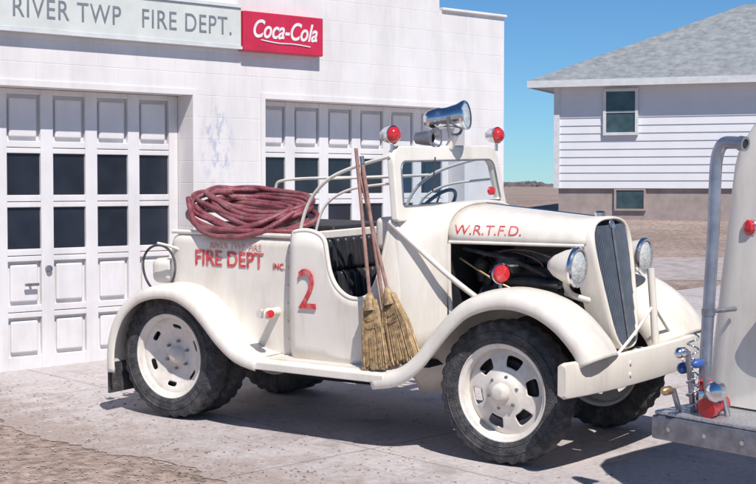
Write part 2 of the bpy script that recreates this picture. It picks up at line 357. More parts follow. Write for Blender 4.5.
# ---------------------------------------------------------------- fire truck
TO=Vector((-1.038,10.70,0)); TO.z=g(TO.y)+.005
tm=Matrix.Translation(TO)@Matrix.Rotation(math.atan(SL),4,'X')@Matrix.Rotation(rad(-34),4,'Z')
tr=empty('fire_truck',tm)
WB=2.65; R=.44
def wheel(nm,x,y,side,parent,R=.44,dish=1,steer=0,org=None):
    e=D.objects.new(nm,None); link(e,parent); e.location=(x,y,R); e.rotation_euler=(0,random.uniform(0,1) if dish<0 else .25,steer)
    w=.175
    prof=[(-w*.40,.285),(-w*.5,.31),(-w*.53,.35),(-w*.5,.395),(-w*.44,.425),(-w*.3,.437),(-w*.1,.44),(w*.1,.44),(w*.3,.437),(w*.44,.425),(w*.5,.395),(w*.53,.35),(w*.5,.31),(w*.40,.285)]
    def md(i,j,r):
        if j in(4,5,8,9): return r-(.012 if (i//2)%2 else 0)
        if j in (6,7): return r-(.009 if ((i+1)//2)%2 else 0)
        return r
    lathe('tyre',prof,(0,0,0),(0,side,0),M['rubber'],e,n=128,mod=md)
    for rr_ in (.325,.372): lathe('sidewall_rib',[(w*.5,rr_-.004),(w*.535+.002 if rr_>.33 else w*.53,rr_),(w*.5,rr_+.004)],(0,0,0),(0,side,0),M['rubber'],e,n=56)
    lathe('rim',[(-w*.42,.288),(-w*.36,.268),(-w*.15,.262),(w*.2,.262),(w*.36,.268),(w*.42,.29),(w*.46,.292),(w*.46,.298),(w*.40,.300)],(0,0,0),(0,side,0),M['rim'],e,n=56)
    rr=[.055,.085,.115,.155,.195,.225,.245,.263]
    oo=[.075,.070,.040,.036,.030,.018,.008,.0] if dish>0 else [-.025,-.028,-.025,-.012,.004,.02,.03,.03]
    n=48; vs=[];fs=[]
    for i in range(n):
        an=2*math.pi*(i+.5)/n
        for r,o_ in zip(rr,oo): vs.append((math.cos(an)*r,side*o_,math.sin(an)*r))
    for i in range(n):
        for j in range(len(rr)-1):
            if j in ((3,4) if dish>0 else (4,)) and (i%8) in ((1,2,3,4) if dish>0 else (2,3,4)): continue
            k=(i+1)%n; fs.append((i*8+j,k*8+j,k*8+j+1,i*8+j+1))
    mesh('wheel_disc',vs,fs,M['rim'],e,smooth=True,sub=2,solid=.008)
    lathe('hub',[(oo[0]-.03,.062),(oo[0]+.03,.06),(oo[0]+.055,.045),(oo[0]+.06,.03),(oo[0]+.062,.0005)],(0,0,0),(0,side,0),M['rim'],e,n=24)
    for i in range(6):
        an=2*math.pi*(i+.5)/6
        cyl('lug_nut',(math.cos(an)*.098,side*(oo[1]-.02),math.sin(an)*.098),(math.cos(an)*.098,side*(oo[2]+.028),math.sin(an)*.098),.011,M['steel'],e,n=6)
    if dish>0: cyl('brake_drum',(0,-side*.09,0),(0,-side*.01,0),.19,M['chassis'],e)
    else: cyl('brake_drum',(0,-side*.15,0),(0,-side*.07,0),.19,M['chassis'],e)
    return e
wheel('front_right_wheel',WB,-.675,-1,tr); wheel('front_left_wheel',WB,.675,1,tr)
wheel('rear_right_outer_wheel',0,-.69,-1,tr,dish=-1); wheel('rear_left_outer_wheel',0,.69,1,tr,dish=-1)
wheel('rear_right_inner_wheel',0,-.48,-1,tr,dish=-1); wheel('rear_left_inner_wheel',0,.48,1,tr,dish=-1)
cyl('rear_axle',(0,-.6,R),(0,.6,R),.05,M['chassis'],tr); lathe('differential',[(-.14,.05),(-.08,.13),(.08,.13),(.14,.05)],(0,0,R),(0,1,0),M['chassis'],tr)
cyl('front_axle',(WB,-.6,R-.04),(WB,.6,R-.04),.035,M['chassis'],tr)
multibox('frame_rails',[(-.45,3.15,-.40,-.34,.50,.62),(-.45,3.15,.34,.40,.50,.62),(-.45,-.38,-.34,.34,.51,.61),(1.2,1.28,-.34,.34,.51,.61)],M['chassis'],tr)
cyl('driveshaft',(.1,0,.46),(1.9,0,.60),.035,M['chassis'],tr)
for s in (-1,1):
    tube('front_leaf_spring',[(2.15,s*.42,.52),(2.4,s*.42,.44),(2.65,s*.42,.42),(2.9,s*.42,.44),(3.15,s*.42,.55)],.022,M['chassis'],tr)
    tube('rear_leaf_spring',[(-.5,s*.37,.55),(-.2,s*.37,.47),(0,s*.37,.46),(.3,s*.37,.47),(.55,s*.37,.55)],.025,M['chassis'],tr)
tube('exhaust_pipe',[(2.1,-.2,.5),(1.6,-.25,.36),(.8,-.28,.36),(.3,-.3,.36)],.028,M['chassis'],tr)
cyl('muffler',(1.45,-.25,.37),(.75,-.28,.37),.075,M['chassis'],tr)
def catmull(P,n=5):
    out=[]
    for i in range(len(P)-1):
        p0=P[max(i-1,0)];p1=P[i];p2=P[i+1];p3=P[min(i+2,len(P)-1)]
        for k in range(n):
            t=k/n; out.append(tuple(.5*((2*b)+(c-a)*t+(2*a-5*b+4*c-d)*t*t+(-a+3*b-3*c+d)*t**3) for a,b,c,d in zip(p0,p1,p2,p3)))
    out.append(P[-1]); return out
def fender(nm,path,sec,side):
    P=catmull(path,4); rings=[]
    for i,p in enumerate(P):
        a=P[max(i-1,0)];b=P[min(i+1,len(P)-1)]; tx,tz=b[0]-a[0],b[1]-a[1]; l=math.hypot(tx,tz); nx_,nz=-tz/l,tx/l
        rings.append([(p[0]+nx_*d*1.0,side*y,p[1]+nz*d) for y,d in sec])
    return loft(nm,rings,M['white'],tr,smooth=True,solid=.008)
rsec=[(.875,-.085),(.885,-.07),(.885,-.04),(.872,-.015),(.84,-.002),(.76,.006),(.66,.006),(.56,0),(.47,-.03),(.44,-.10)]
rpath=[(-.50,.30),(-.50,.46),(-.46,.62),(-.37,.77),(-.22,.885),(-.03,.94),(.16,.935),(.33,.865),(.46,.76),(.58,.645),(.72,.55),(.88,.512)]
fsec=[(.865,-.10),(.878,-.08),(.878,-.05),(.862,-.02),(.825,.0),(.75,.012),(.64,.010),(.53,-.01),(.44,-.05),(.37,-.11),(.33,-.20)]
fpath=[(1.78,.495),(1.95,.53),(2.08,.62),(2.19,.745),(2.30,.87),(2.43,.98),(2.60,1.045),(2.78,1.06),(2.96,1.02),(3.12,.93),(3.25,.80),(3.31,.70)]
for s,nm in ((-1,'right'),(1,'left')):
    fender('rear_%s_fender'%nm,rpath,rsec,s); fender('front_%s_fender'%nm,fpath,fsec,s)
    yy=[(.46,.50),(.56,.505),(.80,.505),(.855,.50),(.875,.485),(.875,.44)]
    rings=[[(x,s*y,z) for y,z in yy] for x in (.80,1.1,1.5,1.88)]
    loft('running_board_'+nm,rings,M['white'],tr,smooth=False,solid=.012,bevel=.006)
    multibox('running_board_ribs',[(.95,1.80,min(s*y,s*(y+.012)),max(s*y,s*(y+.012)),.508,.516) for y in (.66,.70,.74,.78,.82)],M['white'],tr)
    box('running_board_bracket',1.0,1.04,min(s*.40,s*.85),max(s*.40,s*.85),.44,.48,M['chassis'],tr)
    box('running_board_bracket_b',1.65,1.69,min(s*.40,s*.85),max(s*.40,s*.85),.44,.48,M['chassis'],tr)
def rrect_ring(x,w,z0,z1,rt,rb,n=6):
    pts=[]
    for (cy,cz,r,a0) in ((w-rb,z0+rb,rb,-90),(w-rt,z1-rt,rt,0),(-w+rt,z1-rt,rt,90),(-w+rb,z0+rb,rb,180)):
        for i in range(n+1):
            a=rad(a0+90*i/n); pts.append((x,cy+r*math.cos(a),cz+r*math.sin(a)))
    return pts
rings=[]
for x,k in ((-.16,.16),(-.155,.09),(-.13,.05),(-.10,.025),(-.05,.005),(.0,0),(.5,0),(1.06,0)):
    rings.append(rrect_ring(x,.63-k,.50+k*.3,1.30-k*.8,.07,.03))
loft('tank_body',rings,M['white'],tr,closed=True,caps=True,smooth=True).modifiers.new('es','EDGE_SPLIT').split_angle=rad(40)
tube('tank_top_rail',[(-.1,-.60,1.305),(.5,-.615,1.31),(1.05,-.61,1.31)],.016,M['white'],tr)
tube('tank_seam',[(.98,-.632,.55),(.98,-.634,.9),(.98,-.632,1.24)],.006,M['white'],tr)
for z in (.62,.74,.86,.98,1.1,1.2): lathe('rivet',[(0,.008),(.004,.006),(.005,.0005)],(.95,-.631,z),(0,-1,0),M['white'],tr,n=8)
box('tank_filler_lid',.1,.4,.1,.4,1.295,1.35,M['white'],tr,bevel=.02)
top=[(1.00,1.30),(1.06,1.345),(1.16,1.36),(1.25,1.345),(1.31,1.30),(1.335,1.20),(1.36,1.10),(1.41,1.01),(1.49,.95),(1.58,.935),(1.66,.96),(1.71,1.03),(1.745,1.14),(1.77,1.27),(1.79,1.39),(1.81,1.455),(1.86,1.475)]
tp=catmull(top,3)
def yw(x): 
    if x<1.06: return .64+.06*(max(0,(x-1.0))/.06)
    if x<1.66: return .70
    t=min(1,(x-1.66)/.5); return .70-.20*t*t*(3-2*t)
for s,nm in ((-1,'right'),(1,'left')):
    rings=[]
    for x,z in tp:
        col=[]
        for k in range(9):
            zz=.50+(z-.50)*k/8; bul=.018*math.sin(math.pi*min(1,(zz-.5)/.9)); col.append((x,s*(yw(x)+bul),zz))
        rings.append(col)
    loft('cab_side_'+nm,rings,M['white'],tr,smooth=True,solid=.025)
    tube('cab_opening_bead',[(x,s*(yw(x)+.018*math.sin(math.pi*min(1,(z-.5)/.9))),z) for x,z in tp],.016,M['white'],tr)
    multibox('lower_sill',[(1.0,1.9,min(s*.46,s*.70),max(s*.46,s*.70),.475,.497)],M['white'],tr)
box('cab_floor',1.05,2.05,-.62,.62,.52,.56,M['chassis'],tr)
box('seat_back_wall',1.065,1.10,-.66,.66,.56,1.34,M['white'],tr,bevel=.01)
multibox('seat_base',[(1.11,1.5,-.60,.60,.56,.74)],M['chassis'],tr)
box('seat_cushion',1.15,1.56,-.60,.60,.745,.88,M['black'],tr,bevel=.04,seg=4)
for i in range(13):
    y=-.60+i*.0925
    for z0,z1 in ((.86,1.08),(1.075,1.30)):
        box('seat_pleat',1.12,1.24,y,y+.088,z0,z1,M['black'],tr,bevel=.035,seg=3,rot=('Y',rad(-8)),piv=(1.18,y,1.08))
def arch(x,w,zb_,zt_,n=22,e=2.7,full=None,wb=None):
    pts=[]
    if full: 
        for k in range(5): pts.append((x,-w-0.0,full+(zb_-full)*k/5))
    for i in range(n+1):
        a=math.pi*i/n; c,s_=math.cos(a),math.sin(a)
        pts.append((x,-w*math.copysign(abs(c)**(2/e),c),zb_+(zt_-zb_)*abs(s_)**(2/e)))
    if full:
        for k in range(5,0,-1): pts.append((x,w,full+(zb_-full)*(k-1)/5))
    return pts
def hw(x): return .50-.21*min(1,max(0,(x-1.84)/1.14))**.85
def htop(x): return 1.545-.085*max(0,(x-1.9)/1.08)
HB=1.31
loft('cowl',[arch(1.78,.665,1.30,1.49,full=.56,e=4),arch(1.86,.65,1.30,1.515,full=.56,e=3.6),arch(1.96,.575,1.30,1.54,full=.6,e=3),arch(2.05,.50,1.30,1.547,full=.65),arch(2.10,hw(2.10)+.03,1.30,1.545,full=.7)],M['white'],tr,smooth=True,solid=.02)
loft('firewall',[arch(2.09,hw(2.10)+.01,1.30,1.525,full=.6),[(2.09,0,1.0)]*33],M['chassis'],tr)
rings=[arch(x,hw(x)+.012,HB,htop(x)) for x in [2.08+i*.09 for i in range(11)]]
loft('hood_top',rings,M['white'],tr,smooth=True,solid=.012)
tube('hood_centre_hinge',[(2.08,0,htop(2.08)+.008),(2.5,0,htop(2.5)+.008),(2.97,0,htop(2.97)+.008)],.007,M['chrome'],tr)
tube('hood_lower_bead',[(x,-hw(x)-.014,HB-.002) for x in (2.1,2.3,2.5,2.75,2.97)],.011,M['white'],tr)
rings=[[(x,hw(x)+.01,z) for z in (.80,1.0,1.3)] for x in (2.1,2.4,2.7,2.95)]
loft('hood_left_side',rings,M['white'],tr,solid=.01)
tube('cowl_brace',[(1.80,-.69,1.44),(1.98,-.62,1.27),(2.2,-.53,1.06),(2.38,-.47,.93)],.018,M['white'],tr)
tube('cowl_edge_bead',[(2.1,-.455,1.30),(2.1,-.46,1.1),(2.12,-.46,.85)],.014,M['white'],tr)
# engine
box('engine_block',2.15,2.82,-.13,.13,.72,1.06,M['engine'],tr,bevel=.015)
box('cylinder_head',2.16,2.81,-.15,.12,1.062,1.15,M['engine'],tr,bevel=.012)
box('valve_cover',2.2,2.78,-.08,.08,1.152,1.24,M['steel'],tr,bevel=.03,seg=4)
tube('exhaust_manifold',[(2.75,-.20,1.04),(2.6,-.21,1.06),(2.4,-.22,1.06),(2.28,-.23,1.0),(2.24,-.22,.75)],.035,M['engine'],tr)
for x in (2.25,2.38,2.52,2.66,2.76): cyl('manifold_port',(x,-.13,1.04),(x,-.22,1.05),.024,M['engine'],tr)
lathe('air_cleaner',[(0,.0005),(0,.09),(.05,.10),(.10,.09),(.12,.03),(.125,.0005)],(2.42,-.24,1.12),(0,0,1),M['black'],tr)
lathe('air_cleaner_band',[(0,.101),(.012,.101)],(2.42,-.24,1.16),(0,0,1),M['chrome'],tr)
lathe('generator',[(0,.0005),(0,.055),(.2,.055),(.22,.03),(.22,.0005)],(2.58,-.22,.88),(1,0,0),M['steel'],tr)
lathe('distributor',[(0,.03),(.08,.04),(.12,.045),(.15,.02),(.155,.0005)],(2.2,-.20,1.05),(0,-.2,1),M['engine'],tr)
for i,x in enumerate((2.24,2.36,2.48,2.6,2.7,2.77)):
    tube('spark_lead',[(2.2,-.2,1.2),(2.2+(x-2.2)*.4,-.25,1.24+.01*i),(x,-.16,1.2),(x,-.13,1.15)],.005,M['wood'] if i%2 else M['rubber'],tr)
tube('radiator_hose',[(2.8,-.05,1.18),(2.86,-.05,1.24),(2.9,-.05,1.28),(2.97,-.05,1.3)],.026,M['rubber'],tr)
tube('lower_radiator_hose',[(2.7,-.16,.82),(2.82,-.2,.78),(2.97,-.16,.76)],.026,M['rubber'],tr)
for i in range(4):
    a=i*math.pi/2+.4; box('fan_blade',2.865,2.872,-.03,.03,1.0,1.2,M['steel'],tr,rot=('X',a),piv=(2.868,0,.98))
cyl('fan_hub',(2.80,0,.98),(2.89,0,.98),.05,M['engine'],tr)
box('battery_box',2.13,2.28,-.40,-.20,.72,.90,M['black'],tr,bevel=.01)
box('inner_apron',2.12,2.97,-.345,-.335,.60,.86,M['chassis'],tr)
tube('radiator_stay_rod',[(2.1,-.12,1.4),(2.97,-.06,1.36)],.007,M['steel'],tr,smooth=False)
tube('fuel_line',[(2.12,-.35,1.2),(2.3,-.34,1.1),(2.45,-.3,1.02),(2.6,-.2,.95)],.008,M['glove'],tr)
tube('heater_hose',[(2.12,-.30,1.26),(2.3,-.36,1.24),(2.5,-.30,1.20),(2.66,-.2,1.1)],.014,M['rubber'],tr)
# radiator shell and grille
out=[(0,.655),(.07,.66),(.13,.69),(.175,.76),(.205,.86),(.235,1.0),(.262,1.14),(.28,1.26),(.282,1.34),(.265,1.40),(.22,1.445),(.14,1.468),(.06,1.475),(0,1.476)]
half=catmull(out,2); loop=[(y,z) for y,z in half]+[(-y,z) for y,z in reversed(half[1:-1])]
def gx(z): return 3.14-.14*((z-.66)/.81)
def ring(dx,k,inw=0):
    cz=1.06; return [(gx(z)+dx,y*k,cz+(z-cz)*(1-(1-k)*.45)) for y,z in loop]
loft('radiator_shell',[ring(-.16,1.0),ring(-.03,1.005),ring(-.008,.985),ring(0,.95),ring(-.004,.90),ring(-.02,.885)],M['white'],tr,closed=True,smooth=True)
mesh('radiator_core',ring(-.045,.90),[tuple(range(len(loop)))],M['core'],tr)
def halfw(z):
    for (y0,z0),(y1,z1) in zip(half,half[1:]):
        if z0<=z<=z1: return y0+(y1-y0)*(z-z0)/max(1e-6,z1-z0)
    return 0
for i in range(-12,13):
    y=i*.020; zs=[z for z in [.69+.01*k for k in range(79)] if halfw(z)*.885>abs(y)+.004 and z<1.44]
    if len(zs)<3: continue
    z0,z1=zs[0]+.004,min(zs[-1],1.425)
    bow=lambda z:(1-(abs(y)/.27)**2)*.022
    tube('grille_bar',[(gx(z)-.028+bow(z),y,z) for z in (z0,z0+(z1-z0)*.33,z0+(z1-z0)*.66,z1)],.005,M['grille'],tr)
tube('grille_centre_strip',[(gx(z)+.002,0,z) for z in (.68,.9,1.2,1.45)],.010,M['steel'],tr)
lathe('radiator_badge',[(0,.03),(.012,.028),(.015,.0005)],(gx(1.43)-.002,0,1.425),(1,0,.2),M['chrome'],tr,n=20)
lathe('radiator_cap',[(0,.035),(.03,.035),(.04,.02),(.04,.0005)],(2.93,0,1.47),(0,0,1),M['chrome'],tr,n=20)
tube('hand_crank_guide',[(3.1,0,.64),(3.16,0,.6)],.02,M['steel'],tr,smooth=False)
for s,nm in ((-1,'right'),(1,'left')):
    p=Vector((3.01,s*.49,1.195))
    lathe('headlamp_shell_'+nm,[(-.19,.0005),(-.18,.03),(-.14,.065),(-.07,.098),(-.01,.112),(.0,.116)],p,(1,0,-.02),M['white'],tr)
    lathe('headlamp_ring_'+nm,[(-.01,.112),(-.005,.122),(.01,.123),(.02,.115),(.02,.103),(.005,.103)],p,(1,0,-.02),M['chrome'],tr)
    lathe('headlamp_lens_'+nm,[(.008,.105),(.022,.08),(.030,.04),(.033,.0005)],p,(1,0,-.02),M['lens'],tr)
    tube('headlamp_bracket_'+nm,[p+Vector((-.07,0,-.09)),p+Vector((-.08,-s*.03,-.16)),p+Vector((-.05,-s*.14,-.20)),p+Vector((-.02,-s*.21,-.22))],.02,M['white'],tr)
tube('headlamp_tie_bar',[(2.93,-.46,1.03),(2.93,-.27,.98)],.016,M['white'],tr,smooth=False)
tube('headlamp_tie_bar_b',[(2.93,.46,1.03),(2.93,.27,.98)],.016,M['white'],tr,smooth=False)
def bx(y):
    t=(y+.98)/2.1; return 3.16+.06*t+.12*max(0,(1-((y-.07)/1.05)**2))**.7
sec=[(0,.485),(.022,.495),(.03,.53),(.03,.65),(.022,.685),(0,.695)]
ys_=[-.98,-.965,-.93,-.8,-.6,-.3,0,.3,.6,.8,1.0,1.1,1.12]
rings=[]
for y in ys_:
    k=.86 if y in(-.98,1.12) else 1
    rings.append([(bx(y)+dx,y,.59+(z-.59)*k) for dx,z in sec]+[(bx(y)-.02,y,.59+(z-.59)*k) for dx,z in reversed(sec[1:-1])])
loft('front_bumper',rings,M['white'],tr,closed=True,caps=True,smooth=True).modifiers.new('es','EDGE_SPLIT').split_angle=rad(35)
for s in (-1,1):
    box('bumper_bracket',3.05,3.27,s*.37-.025,s*.37+.025,.55,.62,M['chassis'],tr)
    for dz in (.56,.63): cyl('bumper_bolt',(bx(s*.37)+.028,s*.37,dz),(bx(s*.37)+.036,s*.37,dz),.012,M['white'],tr,n=12)
cyl('hose_post',(3.24,.17,.68),(3.20,.17,1.15),.024,M['white'],tr)
tube('post_stay',[(3.22,.17,.92),(3.18,-.02,.74),(3.14,-.2,.64)],.010,M['white'],tr)
tube('post_stay_b',[(3.22,.17,.92),(3.22,.4,.74),(3.22,.5,.68)],.010,M['white'],tr)
box('front_frame_cover',3.06,3.24,-.33,.33,.60,.625,M['white'],tr,bevel=.008)
# windshield
def wsloop(yb,yt,z0,z1,r,n=6):
    pts=[]
    def P(cy,cz,a0,r):
        for i in range(n+1):
            a=rad(a0+90*i/n); y=cy+r*math.cos(a); z=cz+r*math.sin(a); pts.append((y,z))
    P(yb-.02,z0+.02,-90,.02); P(yt-r,z1-r,0,r); P(-yt+r,z1-r,90,r); P(-yb+.02,z0+.02,180,.02)
    return pts
def wx(z): return 1.86-.16*(z-1.46)
L0=wsloop(.71,.675,1.44,1.915,.11); L1=wsloop(.625,.60,1.535,1.815,.07)
rings=[[(wx(z)-.03,y,z) for y,z in L1],[(wx(z)-.03,y,z) for y,z in L0],[(wx(z)+.022,y,z) for y,z in L0],[(wx(z)+.022,y,z) for y,z in L1],[(wx(z)-.03,y,z) for y,z in L1]]
loft('windshield_frame',rings,M['white'],tr,closed=True,bevel=.012,seg=3)
mesh('windshield_pane',[(wx(z)-.002,y,z) for y,z in L1],[tuple(range(len(L1)))],M['glass'],tr)
tube('windshield_inner_trim',[(wx(z)+.024,y,z) for y,z in L1],.005,M['steel'],tr,cyc=True,smooth=False)
tube('wiper',[(wx(1.84)+.04,-.2,1.84),(wx(1.62)+.035,-.28,1.62)],.005,M['chassis'],tr,smooth=False)
box('dashboard',1.64,1.78,-.62,.62,1.25,1.46,M['white'],tr,bevel=.04,seg=3)
lathe('dash_mirror_lamp',[(0,.03),(.02,.028),(.03,.0005)],(1.87,.48,1.60),(1,-.3,0),M['redlens'],tr,n=16)
sc=Vector((1.52,.30,1.46)); ax=Vector((-.75,0,.66)).normalized(); d_,u_,v_=basis(ax)
tube('steering_wheel_rim',[sc+(u_*math.cos(a)+v_*math.sin(a))*.20 for a in [i*math.pi/8 for i in range(16)]],.013,M['black'],tr,cyc=True)
for a in (0,2.1,4.2): cyl('steering_spoke',sc,sc+(u_*math.cos(a)+v_*math.sin(a))*.2,.008,M['steel'],tr,n=8)
cyl('steering_column',sc,(1.95,.30,1.05),.02,M['black'],tr)
def beacon(nm,x,y,z,ax=(1,-.25,0)):
    p=Vector((x,y,z)); a=Vector(ax).normalized()
    cyl(nm+'_stem',p+Vector((0,0,-.11)),p+Vector((0,0,-.05)),.012,M['chrome'],tr)
    lathe(nm+'_shell',[(-.09,.0005),(-.085,.03),(-.05,.050),(0,.058),(.012,.060),(.018,.056)],p,a,M['chrome'],tr)
    lathe(nm+'_lens',[(.012,.054),(.035,.048),(.055,.028),(.06,.0005)],p,a,M['redlens'],tr)
beacon('right_beacon',1.79,-.64,1.985); beacon('left_beacon',1.79,.70,1.985)
p=Vector((1.90,.05,2.115)); a=Vector((1,.22,.12)).normalized()
lathe('floodlight_shell',[(-.27,.0005),(-.265,.045),(-.23,.065),(-.16,.072),(-.15,.066),(-.10,.070),(-.03,.085),(.0,.096),(.02,.100),(.03,.096),(.03,.085)],p,a,M['chrome'],tr)
lathe('floodlight_lens',[(.025,.086),(.03,.06),(.034,.0005)],p,a,M['lens'],tr)
tube('floodlight_yoke',[p+Vector((-.06,-.095,0)),p+Vector((-.06,-.10,-.11)),p+Vector((-.06,0,-.135)),p+Vector((-.06,.10,-.11)),p+Vector((-.06,.095,0))],.010,M['steel'],tr)
cyl('floodlight_post',(1.80,.04,1.90),(1.84,.05,1.985),.028,M['white'],tr)
lathe('siren_body',[(-.12,.0005),(-.12,.04),(-.05,.05),(0,.055),(.02,.07),(.03,.07),(.03,.058),(0,.03)],(1.78,-.14,1.965),(1,0,0),M['steel'],tr)
for s in (-1,1):
    tube('grab_rail',[(1.04,s*.62,1.30),(1.06,s*.62,1.42),(1.14,s*.62,1.58),(1.28,s*.63,1.70),(1.45,s*.64,1.765),(1.62,s*.655,1.81),(1.80,s*.67,1.85)],.012,M['white'],tr)
    tube('grab_rail_inner',[(1.16,s*.60,1.34),(1.19,s*.60,1.46),(1.27,s*.60,1.56),(1.42,s*.61,1.63),(1.6,s*.63,1.66),(1.82,s*.65,1.68)],.009,M['white'],tr)
tube('hose_bed_rail',[(-.10,.56,1.30),(-.10,.56,1.60),(-.02,.56,1.65),(.5,.56,1.67),(1.0,.56,1.68),(1.28,.6,1.70)],.011,M['white'],tr)
tube('cross_rail',[(1.28,-.62,1.70),(1.28,.62,1.70)],.010,M['white'],tr,smooth=False)
lathe('cowl_lamp_shell',[(-.11,.0005),(-.10,.035),(-.05,.055),(0,.064),(.012,.066),(.02,.060)],(2.50,-.50,1.13),(.8,-.6,0),M['chrome'],tr)
lathe('cowl_lamp_lens',[(.014,.059),(.035,.045),(.045,.0005)],(2.50,-.50,1.13),(.8,-.6,0),M['redlens'],tr)
cyl('cowl_lamp_stem',(2.49,-.48,1.0),(2.49,-.48,1.08),.012,M['steel'],tr)
cyl('outlet_pipe',(.86,-.63,.80),(.86,-.82,.80),.03,M['white'],tr); lathe('outlet_nozzle',[(0,.028),(.05,.03),(.06,.038),(.10,.038),(.105,.03),(.105,.0005)],(.86,-.78,.80),(.9,-.5,.1),M['white'],tr)
lathe('outlet_cap',[(0,.026),(.03,.026),(.032,.0005)],(.95,-.835,.81),(.9,-.5,.1),M['redlens'],tr)
tube('booster_line_loop',[(-.18+.155*math.cos(a),-.66+.01*math.sin(2*a),1.04+.17*math.sin(a)) for a in [i*math.pi/8 for i in range(16)]],.009,M['rubber'],tr,cyc=True)
tube('loop_hanger',[(-.02,-.62,1.18),(-.10,-.65,1.21),(-.19,-.66,1.22)],.010,M['white'],tr)
box('rear_step_box',-.36,-.14,-.56,.56,.92,1.10,M['white'],tr,bevel=.05,seg=4)
lathe('tail_lamp',[(0,.04),(.03,.035),(.04,.0005)],(-.50,-.70,.66),(-1,0,0),M['redlens'],tr,n=20)
box('rear_mud_flap',-.52,-.50,-.84,-.50,.14,.36,M['rubber'],tr)
box('rear_step',-.62,-.40,-.50,.50,.50,.53,M['plate'],tr,bevel=.005)
# fire hose coils
for i in range(10):
    ph=random.uniform(0,6); rx=.44+random.uniform(-.08,.07); pts=[]
    cx=.43+random.uniform(-.05,.05)
    cy=-.40+.014*i; cz=1.385+.018*i
    for k in range(20):
        a=k*2*math.pi/20
        x=cx+rx*math.cos(a)*(1+.05*math.sin(3*a+ph))
        s_=math.sin(a)
        y=cy+.20*s_*(1+.1*math.sin(2*a+ph))
        z=cz+.06*s_+.02*math.sin(a*2+.6)-.045*math.cos(a)+ random.uniform(-.010,.010)
        if s_<-.1: z-=.03*(-s_)*(1-i/10); y-=.05
        z=max(z,1.335)
        pts.append((x,y,z))
    tube('hose_coil',pts,.019,M['hose'],tr,cyc=True)
tube('hose_tail',[(.86,-.45,1.46),(.8,-.60,1.36),(.6,-.67,1.29),(.3,-.675,1.285),(.1,-.63,1.38),(-.04,-.5,1.54)],.019,M['hose'],tr)
tube('hose_tail_b',[(.80,-.40,1.48),(.75,-.60,1.40),(.5,-.66,1.33),(.22,-.66,1.32),(.02,-.58,1.42),(-.05,-.4,1.58),(.2,-.3,1.58)],.019,M['hose'],tr)
box('hose_bed',.0,1.02,-.2,.5,1.30,1.36,M['chassis'],tr,bevel=.02)
text('tank_lettering','FIRE DEPT',.150,M['redpaint'],tr,(.13,-.634,1.085),(rad(90),0,0),ext=.0015,sx=.92,off=.002)
text('tank_lettering_small','INC.',.06,M['redpaint'],tr,(.825,-.634,1.085),(rad(90),0,0),ext=.0015,sx=.9)
text('tank_lettering_top','RIVER TWP. FIRE',.060,M['redfade'],tr,(.27,-.634,1.205),(rad(90),0,0),ext=.0008,sx=1.05)
text('number_two','2',.38,M['redpaint'],tr,(1.11,-.738,.85),(rad(91),0,0),ext=.004,sx=.85)
to=text('hood_lettering','W.R.T.F.D.',.085,M['redpaint'],tr,(0,0,0),(0,0,0),ext=0,sx=1.0)
C.view_layer.update()
dg=C.evaluated_depsgraph_get(); me=D.meshes.new_from_object(to.evaluated_get(dg)); D.objects.remove(to)
bm=bmesh.new(); bm.from_mesh(me); bmesh.ops.triangulate(bm,faces=bm.faces); bmesh.ops.subdivide_edges(bm,edges=bm.edges,cuts=1)
for v in bm.verts:
    x=2.13+v.co.x*1.15; z=HB+.05+v.co.y; w=hw(x)+.012; t=min(.98,(z-HB)/(htop(x)-HB)); y=-w*(1-t**2.7)**(1/2.7)-.010; v.co=(x,y,z)
bm.to_mesh(me); bm.free(); ho_=D.objects.new('hood_lettering',me); link(ho_,tr)
if not me.materials: me.materials.append(M['redpaint'])

# brooms
def broom(nm,base,top,w):
    e=empty(nm,tm); base=Vector(base);top=Vector(top); d=(top-base).normalized()
    nk=base+d*.42
    cyl('handle',base+d*.36,top,.0115,M['wood'],e,n=12)
    lathe('binding',[(0,.045),(.05,.034),(.10,.02),(.11,.013)],nk-d*.05,d,M['straw'],e,n=16)
    vs=[];fs=[]; side=d.cross(Vector((0,1,0))).normalized(); nrm=side.cross(d)
    for i in range(520):
        t=random.uniform(-1,1); q=random.uniform(-1,1)
        a=nk+side*t*.04+nrm*q*.02+d*random.uniform(-.02,.02); b=base+side*(t*w+random.uniform(-.014,.014))+nrm*(q*.035)+d*random.uniform(-.008,.045)
        m_=a.lerp(b,.45)+side*t*w*.18
        r=.0026; k=len(vs); sp=side*r; np_=nrm*r
        for P_ in (a,m_,b): vs+=[P_+sp,P_-sp+np_,P_-np_]
        for j in (0,3): fs+=[(k+j,k+j+1,k+j+4,k+j+3),(k+j+1,k+j+2,k+j+5,k+j+4),(k+j+2,k+j,k+j+3,k+j+5)]
    mesh('bristles',vs,fs,M['straw'],e)
    rings=[]
    for t,ww,tt in ((0,w*.9,.026),(.45,w*.70,.026),(.8,.05,.022),(1,.03,.016)):
        c=base.lerp(nk,t)+d*.02*(1-t); rings.append([c+side*ww*math.cos(a)+nrm*tt*math.sin(a) for a in [i*math.pi/8 for i in range(16)]])
    loft('bristle_core',rings,M['straw'],e,closed=True,caps=True,smooth=True)
    for f in (.62,.74): 
        c=base.lerp(nk,f); wd=w*(1-f)*.95+.035; tube('stitching',[c+side*wd*math.cos(a)+nrm*.034*math.sin(a) for a in [i*math.pi/6 for i in range(12)]],.002,M['wood'],e,cyc=True)
    return e
broom('broom',(1.80,-.83,.52),(1.60,-.765,1.90),.085)
broom('broom',(1.99,-.80,.575),(1.63,-.765,1.74),.105)
sh=empty('long_pole',tm)
cyl('shaft',(1.90,-.80,.54),(1.655,-.77,1.80),.012,M['wood'],sh)
cyl('end_ferrule',(1.655,-.77,1.80),(1.645,-.769,1.85),.015,M['steel'],sh)

